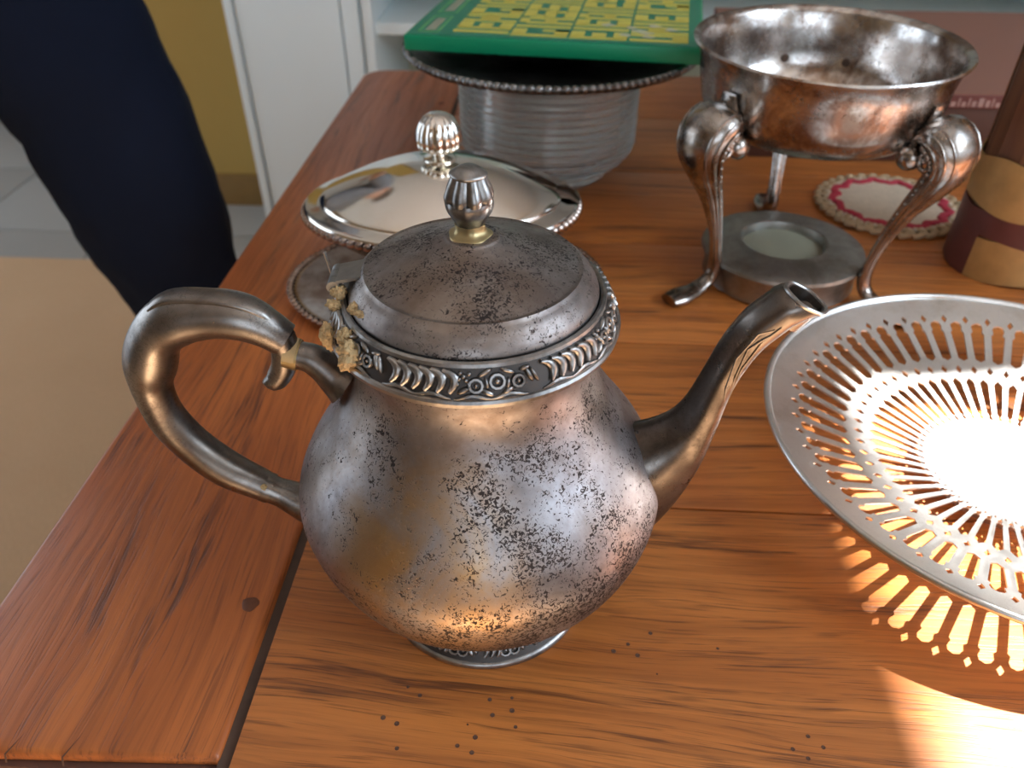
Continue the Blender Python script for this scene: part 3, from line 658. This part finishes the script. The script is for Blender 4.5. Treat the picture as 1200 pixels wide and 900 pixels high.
# ------------------------------------------------------------------ sauce tureen with attached underplate
tu = empty('sauce_tureen', (-.086, .554, T), math.radians(5)); tu.scale = (1.02, 1.04, .91); tag(tu, 'oval silver sauce tureen with polished lid and fluted knob, behind the teapot', 'tureen')
A_, B_ = .1, .073
def oval(a, t, z): return 1 + .035*math.cos(2*a)**2*0 + .05*max(0, abs(math.cos(a))-.75)
bowl = MB().lathe(cr([(.045, .0165), (.030, .022), (.032, .030), (.055, .042), (.078, .056), (.092, .070), (.098, .078)], 5), 96, oval, cap=False, sx=1, sy=.74).build('bowl', M['tureen'], tu, ang=60)
gr = MB()
for k in range(88):
    a = 2*PI*k/88; rr = .0995*(oval(a, 0, 0)); gr.ell((rr*math.cos(a), rr*math.sin(a)*.74, .0775), (.0034, 0, 0), (0, .0030, 0), (0, 0, .0040), 7, 5)
gr.build('gadroon_border', M['tureen'], bowl)
plate = MB().lathe([(0, .004), (.05, .003), (.085, .0035), (.098, .006), (.113, .0078), (.1195, .0090), (.1215, .0078), (.1200, .0050), (.10, .002), (.06, 0), (0, 0)], 96, oval, cap=False, sx=1, sy=.76).build('underplate', M['tureen'], tu, ang=60)
gr = MB()
for k in range(110):
    a = 2*PI*k/110; rr = .1200*(oval(a, 0, 0)); gr.ell((rr*math.cos(a), rr*math.sin(a)*.76, .0085), (.0034, 0, 0), (0, .0030, 0), (0, 0, .0022), 7, 5)
gr.build('gadroon_border', M['tureen'], plate)
lidP = [(.0990, .0795), (.1000, .0815), (.0985, .0835), (.0940, .0850), (.0880, .0868), (.0870, .0888), (.080, .0938), (.060, .1045), (.040, .1125), (.020, .1170), (.0, .1182)]
def lidf(a, t, z):
    d_ = min(abs(a), abs(a-2*PI)); notch = .055*math.exp(-(d_/.10)**4)*(1-t)
    return oval(a, t, z)*(1 - notch)
tl = MB().lathe(lidP[:2]+cr(lidP[1:], 4), 120, lidf, cap=False, sx=1, sy=.74).build('lid', M['bright'], tu, ang=50)
MB().tube([(.083, -.0, .0895), (.093, 0, .0882), (.1005, 0, .0835)], [(.010, .0010), (.012, .0012), (.012, .001)], 14).build('ladle_notch', M['tureen'], tl)
kb = MB().lathe(cr([(.010, .0990), (.0095, .1005), (.0045, .1020), (.0038, .1040), (.0050, .1055)], 4), 32)
kb.lathe(cr([(.005, .1050), (.0105, .1062), (.0128, .1085), (.0135, .1130), (.0125, .1190), (.0098, .1245), (.0055, .1280), (.0, .1290)], 6), 96, lambda a, t, z: 1+.075*(abs(math.cos(8*a))-.5))
kb.v = [(x*1.18, y*1.18, .1172+(z-.099)*1.25) for x, y, z in kb.v]
kb.build('knob', M['bright'], tl, ang=50)

# ------------------------------------------------------------------ ribbed glass bowl, black platter, green game box
gb = empty('glass_bowl', (-.012, .806, T)); gb.scale = (1, 1, .956); tag(gb, 'clear pressed-glass bowl with horizontal ribs, under the black platter', 'bowl')
gp = [(.0, .006), (.054, .006), (.057, .0), (.063, .0), (.0640, .010), (.0665, .013)]
nrib = 14
for i in range(nrib*8+1):
    z = .016 + i/(nrib*8)*.098; base = .0735 + .0135*min(1, (z-.016)/.016)**.6; gp.append((base + .0062*abs(math.sin(PI*i/8))**.8 - .0036, z))
gp += [(.0885, .1170), (.0850, .1170), (.0820, .100), (.0815, .034), (.0700, .020), (.0, .017)]
MB().lathe(gp, 144, lambda a, t, z: 1 + (.007*abs(math.cos(8*a))+.004*math.cos(48*a) if .012 < z < .116 else 0), cap=False).build('bowl', M['glass'], gb, ang=60)
pt = empty('platter', (-.010, .800, T+.1120)); tag(pt, 'blackened round metal platter with beaded rim lying on the glass bowl', 'platter')
MB().lathe(cr([(.0, .0020), (.080, .0020), (.098, .0030), (.114, .0060), (.128, .0105), (.1370, .0135), (.1400, .0140), (.1415, .0120), (.139, .0080)], 3) + cr([(.139, .0080), (.124, .0050), (.108, .0020), (.092, .0), (.0, .0)], 3), 120, cap=False).build('plate', M['black_plate'], pt, ang=60)
bd = MB()
for k in range(120):
    a = 2*PI*k/120; bd.ell((.1385*math.cos(a), .1385*math.sin(a), .0122), (.0042, 0, 0), (0, .0036, 0), (0, 0, .0036), 8, 5)
bd.build('beaded_rim', M['black_rim'], pt)
dd = empty('dark_dish', (-.014, .800, T+.1120+.0020)); dd.scale = (1, 1, .78); tag(dd, 'shallow dark dish in the shade between the platter and the green box', 'dish')
MB().lathe([(.0, .0), (.030, .0), (.034, .002), (.055, .010), (.066, .0215), (.068, .0230), (.0665, .0232), (.054, .013), (.032, .005), (.0, .004)], 64, cap=False).build('bowl', M['black_plate'], dd, ang=50)
BXZ = T + .1325
gx_ = empty('game_box', (-.1415, .7395, BXZ), math.radians(-7.0)); tag(gx_, 'flat green game box with worn yellow lettering, lying on the platter', 'box')
BW, BD, BH = .262, .262, .0135
MB().box(0, BW, 0, BD, 0, BH-.0004).build('box_shell', M['green'], gx_, bevel=.0015)
pr_ = MB().box(.003, BW-.003, .003, BD-.003, BH-.0004, BH+.0002).build('printed_top', M['greentop'], gx_, smooth=False)
# worn capitals printed in four lines that run away from the viewer
letters = MB()
GL = {'B': [(0,0,1,.24),(0,.76,.9,1),(0,.24,.18,.76),(.42,.24,.6,.76),(.84,.24,1,.8)], 'U': [(0,0,1,.25),(0,.75,1,1),(0,.25,.25,.75)], 'E': [(0,0,1,.22),(0,.22,.22,1),(.39,.22,.61,.85),(.78,.22,1,1)], 'N': [(0,0,1,.24),(0,.76,1,1),(.35,.24,.7,.76)], 'I': [(0,.3,1,.7)],
      'G': [(0,0,1,.24),(0,.24,.22,1),(.78,.24,1,1),(0,.76,.45,1)], 'A': [(0,0,.85,.26),(0,.74,.85,1),(.85,.2,1,.8),(.32,.26,.52,.74)], 'S': [(0,0,.2,1),(.4,0,.6,1),(.8,0,1,1),(.6,0,.8,.25),(.2,.75,.4,1)],
      'T': [(0,.36,.8,.64),(.8,0,1,1)], 'L': [(0,0,1,.26),(0,.26,.22,1)], 'H': [(0,0,1,.25),(0,.75,1,1),(.38,.25,.62,.75)]}
cols = ['IENGIAEU', 'GIASSIEG', 'EIEAIESN', 'UNIEIGAI']   # the worn print cannot be read in the photograph, only its heavy strokes
cw = (BW-.052)/4
for ci, wd_ in enumerate(cols):
    x0 = .042 + ci*cw; y = .014
    for ch in wd_:
        Lw = .0225 if ch != 'I' else .013
        for (a, b, c_, d_) in GL[ch]:
            # glyph height runs along x (top to the left), glyph width runs away along y
            letters.box(x0 + (1-c_)*(cw-.004)-.0008, x0 + (1-a)*(cw-.004)+.0008, y + b*Lw-.0008, y + d_*Lw+.0010, BH+.0002, BH+.00045)
        y += Lw+.0042
letters.build('lettering', M['yellow'], gx_, smooth=False)
fr_ = MB()
for (y0, y1) in ((.012, .070), (.082, .150), (.165, .235)):
    for q in ((.010, .0115, y0, y1), (.0275, .029, y0, y1), (.010, .029, y0, y0+.0015), (.010, .029, y1-.0015, y1)): fr_.box(*q, BH+.0002, BH+.0004)
fr_.build('print_frame', M['palegreen'], gx_, smooth=False)
for (y0, y1) in ((.018, .062), (.090, .142), (.172, .228)):
    MB().box(.0155, .024, y0, y1, BH+.0002, BH+.0004).build('small_print', M['greyprint'], gx_, smooth=False)
sn = bpy.data.objects['scuff'] if 'scuff' in bpy.data.objects else None
for k in range(9):
    x = random.gauss(.205, .012); y = random.gauss(.05, .018)
    MB().add([(x + math.cos(a)*random.uniform(.003, .009), y + math.sin(a)*random.uniform(.003, .007), BH+.0005+k*.00003) for a in np.linspace(0, 2*PI, 9)[:-1]], [tuple(range(8))]).build('scuff', M['scuff'], gx_, smooth=False)

# ------------------------------------------------------------------ brown box behind
bb = empty('brown_box', (.205, .846, T), math.radians(-1.0)); tag(bb, 'flat mauve-brown cardboard box with a maroon strip, at the back behind the coaster', 'box')
MB().box(0, .46, 0, .355, 0, .058).build('box_base', M['brownside'], bb, bevel=.001)
MB().box(-.003, .463, -.003, .358, .058, .0715).build('lid', [M['redstrip']], bb, bevel=.001)
MB().box(-.002, .462, -.002, .357, .0712, .0722).build('lid_top', M['brownbox'], bb, smooth=False)
mb = MB(); x = .184
for hgt, wd_ in ((.9, .0016), (.5, .0016), (.5, .0050), (.9, .0016), (.5, .0040), (.9, .0016), (.6, .0040), (.9, .0050), (.7, .0040), (.9, .0016), (.5, .0040), (.5, .0040)):
    mb.box(x, x+wd_, -.0034, -.0030, .0600, .0600+.0095*hgt); x += wd_+.0022
mb.build('lettering', M['paleprint'], bb, smooth=False)

# ------------------------------------------------------------------ crocheted coaster
co = empty('coaster', (.3157, .7235, T)); tag(co, 'round cream crocheted coaster with crimson ring and scalloped beige edge', 'coaster')
MB().lathe([(.0, .0062), (.02, .0060), (.045, .0060), (.051, .0052), (.052, .0010), (.03, .0), (.0, .0)], 64, lambda a, t, z: 1+.01*math.sin(9*a), cap=False).build('centre', M['yarn'], co)
mb = MB()
pts = [( (.0505+.0030*math.sin(13*a)+.0012*math.sin(29*a))*math.cos(a), (.0505+.0030*math.sin(13*a)+.0012*math.sin(29*a))*math.sin(a), .0060) for a in np.linspace(0, 2*PI, 180, endpoint=False)]
mb.tube(pts, (.0034, .0020) and [( .0036, .0020)]*180, 8, closed=True)
mb.build('crimson_ring', M['yarn_red'], co)
mb = MB(); m2 = MB()
for k in range(34):
    a = 2*PI*k/34
    mb.tube([Vector((.0610*math.cos(a), .0610*math.sin(a), .0042)) + Vector((math.cos(a+b_), math.sin(a+b_), 0))*.0052 + Vector((0, 0, .0012*math.sin(3*b_))) for b_ in np.linspace(0, 2*PI, 10, endpoint=False)], .0027, 7, closed=True)
for k in range(60):
    a = 2*PI*k/60; m2.ell((.0560*math.cos(a), .0560*math.sin(a), .0052), (.0030, 0, 0), (0, .0030, 0), (0, 0, .0022), 7, 5)
mb.build('scalloped_edge', M['yarn_edge'], co); m2.build('knit_row', M['yarn'], co)

# ------------------------------------------------------------------ taped bamboo tube
ct = empty('bamboo_tube', (.3790, .6210, T)); tag(ct, 'tall brown bamboo container patched with bands of yellowed tape, at right edge', 'container')
NF = 14
def fac(a, t, z): k = round(a/(2*PI/NF)); return math.cos(PI/NF)/max(.2, math.cos(a-k*2*PI/NF))
out_ = [(.0445, .0), (.0452, .003), (.0440, .06), (.0428, .12), (.0420, .1790), (.0400, .1790), (.0398, .1200)]
MB().lathe([(.0, 0)] + out_, NF*6, fac, cap=False).build('sheath', M['tube'], ct, ang=25)
for k in range(NF):
    if k % 3 == 0: continue
    a = 2*PI*(k)/NF; b = Vector((math.cos(a), math.sin(a), 0)); tn = Vector((-b.y, b.x, 0))
    if k in (8, 9, 7): continue
    v = [b*.0452-tn*.0085, b*.0452+tn*.0085, b*.0432+tn*.0082+Vector((0, 0, .172)), b*.0432-tn*.0082+Vector((0, 0, .172))]
    v = [p + Vector((0, 0, .004)) for p in v]; v2 = [p*.985 for p in v]
    MB().add(v+v2, [(0,1,2,3),(7,6,5,4),(0,4,5,1),(1,5,6,2),(2,6,7,3),(3,7,4,0)]).build('slat', M['tube_strip'], ct, smooth=False)
MB().lathe([(.0, .02), (.0375, .02), (.0370, .235), (.0350, .235), (.0350, .1)], NF*4, fac, cap=False).build('inner_sleeve', M['tape'], ct, ang=25)
def band(z0, z1, r, nm, mt, a0=0, a1=2*PI, wob=.002, n=48):
    v = []; f = []
    for i in range(n+1):
        a = a0+(a1-a0)*i/n; w0 = wob*math.sin(3*a+z0*90); w1 = wob*math.sin(4*a+1+z1*50)
        for z, rr in ((z0+w0, r), (z1+w1, r-.0006), (z1+w1, r-.0016), (z0+w0, r-.0010)): v.append((rr*math.cos(a), rr*math.sin(a), z))
    for i in range(n):
        for q in range(4): f.append((i*4+q, i*4+(q+1) % 4, (i+1)*4+(q+1) % 4, (i+1)*4+q))
    f += [(0, 1, 2, 3), (n*4+3, n*4+2, n*4+1, n*4)]
    return MB().add(v, f).build(nm, mt, ct, ang=40)
band(.057, .095, .0463, 'tape_band', M['tape'], wob=.003)
band(.035, .057, .0462, 'maroon_band', M['maroon'])
band(.001, .036, .0466, 'tape_band', M['tape'], math.radians(208), math.radians(330), .002)
band(.001, .040, .0464, 'maroon_band', M['maroon'], math.radians(150), math.radians(209))
mb = MB()
for i, (a, z, dz) in enumerate(((248, .053, .009), (254, .056, .010), (262, .051, .007), (268, .057, .008), (258, .035, .006), (270, .040, .009), (276, .034, .006))):
    a = math.radians(a); r = .0475
    mb.tube([(r*math.cos(a), r*math.sin(a), z), ((r+.002)*math.cos(a+.15), (r+.002)*math.sin(a+.15), z+dz*.6), ((r+.001)*math.cos(a+.33), (r+.001)*math.sin(a+.33), z+dz)], [.0010, .0014, .0008], 6)
mb.build('tape_shreds', M['paleprint'], ct)

# ------------------------------------------------------------------ person in jeans by the table's left end
pe = empty('person', (-.66, .93, .008)); tag(pe, 'person in dark navy jeans standing beside the left end of the table', 'person')
def skin(name, joints, edges, mat, root=0, sub=2, disp=0):
    me = bpy.data.meshes.new(name); me.from_pydata([j[0] for j in joints], edges, []); me.materials.append(mat)
    o = bpy.data.objects.new(name, me); COL.objects.link(o); o.parent = pe
    md = o.modifiers.new('skin', 'SKIN'); md.use_smooth_shade = True
    for i, j in enumerate(joints):
        r = j[1] if isinstance(j[1], tuple) else (j[1], j[1]); me.skin_vertices[0].data[i].radius = r; me.skin_vertices[0].data[i].use_root = (i == root)
    sb = o.modifiers.new('sub', 'SUBSURF'); sb.levels = sb.render_levels = sub
    if disp:
        tx = bpy.data.textures.new(name+'_folds', 'CLOUDS'); tx.noise_scale = .10; d_ = o.modifiers.new('folds', 'DISPLACE'); d_.texture = tx; d_.strength = disp; d_.mid_level = .5
    return o
# local frame: x right, y forward (faces away from the camera); near leg is at +x
J = [((0, 0, .94), (.15, .125)), ((.10, -.02, .87), (.110, .115)), ((.135, -.03, .72), (.098, .105)), ((.175, -.05, .55), (.082, .088)), ((.195, -.05, .46), (.077, .082)), ((.225, -.07, .28), (.072, .078)), ((.25, -.085, .10), (.062, .066)), ((.255, -.085, .035), (.066, .07)),
     ((-.10, 0, .87), (.108, .112)), ((-.20, -.05, .66), (.095, .10)), ((-.28, -.11, .46), (.075, .08)), ((-.36, -.20, .26), (.07, .075)), ((-.42, -.28, .09), (.06, .064)), ((0, 0, 1.02), (.14, .115))]
skin('jeans', J, [(0, 1), (1, 2), (2, 3), (3, 4), (4, 5), (5, 6), (6, 7), (0, 8), (8, 9), (9, 10), (10, 11), (11, 12), (0, 13)], M['jeans'], 0, 3, .035)
for (x, y, z, nm) in ((.255, -.075, 0, 'shoe'), (-.425, -.285, 0, 'shoe')):
    s_ = MB(); L = [(-.085, .030, .040, .035), (-.06, .037, .062, .030), (0, .038, .075, .030), (.06, .043, .055, .026), (.12, .047, .040, .022), (.165, .038, .030, .018), (.185, .018, .022, .015)]
    v = []; f = []; n = 14
    for yy, wd_, hgt, _ in L:
        for i in range(n):
            a = 2*PI*i/n; v.append((wd_*math.cos(a), yy, hgt*.5+hgt*.5*math.sin(a)*(1 if math.sin(a) > 0 else 1)))
    for j in range(len(L)-1):
        for i in range(n): f.append((j*n+i, j*n+(i+1) % n, (j+1)*n+(i+1) % n, (j+1)*n+i))
    f += [tuple(range(n-1, -1, -1)), tuple(range((len(L)-1)*n, len(L)*n))]
    s_.add(v, f).build(nm, M['shoe'], pe, (x, y, z), ang=70)
S = [((0, 0, .97), (.155, .125)), ((0, 0, 1.12), (.15, .115)), ((0, 0, 1.28), (.17, .125)), ((0, -.01, 1.40), (.15, .10)), ((0, -.005, 1.46), (.075, .07)),
     ((.17, -.01, 1.40), .065), ((.235, -.02, 1.26), .055), ((.265, .0, 1.13), .048), ((-.17, -.01, 1.40), .065), ((-.235, -.02, 1.26), .055), ((-.265, .0, 1.13), .048)]
skin('shirt', S, [(0, 1), (1, 2), (2, 3), (3, 4), (3, 5), (5, 6), (6, 7), (3, 8), (8, 9), (9, 10)], M['shirt'], 0, 2, .012)
Bd = [((0, 0, 1.30), .07), ((0, 0, 1.45), .058), ((0, .01, 1.52), .055), ((0, .02, 1.60), (.072, .088)), ((0, .015, 1.68), (.078, .095)), ((0, .01, 1.74), (.065, .075)),
      ((.20, -.01, 1.36), .04), ((.26, 0, 1.14), .040), ((.25, .08, 1.14), .034), ((.17, .20, 1.18), .025), ((.13, .23, 1.19), (.022, .036)),
      ((-.20, -.01, 1.36), .04), ((-.26, 0, 1.14), .040), ((-.25, .08, 1.14), .034), ((-.17, .20, 1.20), .025), ((-.13, .23, 1.21), (.022, .036))]
Ed = [(0, 1), (1, 2), (2, 3), (3, 4), (4, 5), (0, 6), (6, 7), (7, 8), (8, 9), (9, 10), (0, 11), (11, 12), (12, 13), (13, 14), (14, 15)]
for sg, hand in ((1, 10), (-1, 15)):
    for k in range(4):
        hz = 1.19 if sg > 0 else 1.21
        b0 = Vector((sg*.105, .238, hz+.024-.016*k)); i0 = len(Bd)
        Bd += [((b0.x+sg*.006, b0.y, b0.z), .010), ((b0.x-sg*.022, b0.y+.006, b0.z), .009), ((b0.x-sg*(.044+(k in (1, 2))*.006), b0.y-.004, b0.z), .0085)]
        Ed += [(hand, i0), (i0, i0+1), (i0+1, i0+2)]
    i0 = len(Bd); Bd += [((sg*.125, .225, hz+.035), .012), ((sg*.105, .222, hz+.055), .010)]; Ed += [(hand, i0), (i0, i0+1)]
body_ = skin('body', Bd, Ed, M['skin'], 0, 2)
hd_ = MB().ell((0, -.012, 1.705), (.088, 0, 0), (0, .102, 0), (0, 0, .092), 24, 16)
hd_.v = [tuple(Vector(p) + Vector((0, -.01 if p[1] < 0 else 0, 0))) for p in hd_.v if True]
hd_.build('hair', M['hair'], pe)
MB().ell((0, .108, 1.615), (.011, 0, 0), (0, .022, 0), (0, 0, .026), 12, 8).build('nose', M['skin'], pe)
MB().ell((0, .098, 1.568), (.024, 0, 0), (0, .010, 0), (0, 0, .006), 12, 6).build('mouth', plain('lips', (.35, .13, .11), .5), pe)
for sg in (-1, 1):
    e_ = MB().ell((sg*.031, .093, 1.642), (.013, 0, 0), (0, .010, 0), (0, 0, .007), 12, 8).build('eye', M['eye'], pe)
    MB().ell((sg*.031, .1015, 1.642), (.005, 0, 0), (0, .003, 0), (0, 0, .005), 10, 6).build('iris', M['iris'], e_)
    MB().ell((sg*.083, .005, 1.625), (.010, 0, 0), (0, .020, 0), (0, 0, .030), 12, 8).build('ear', M['skin'], pe)
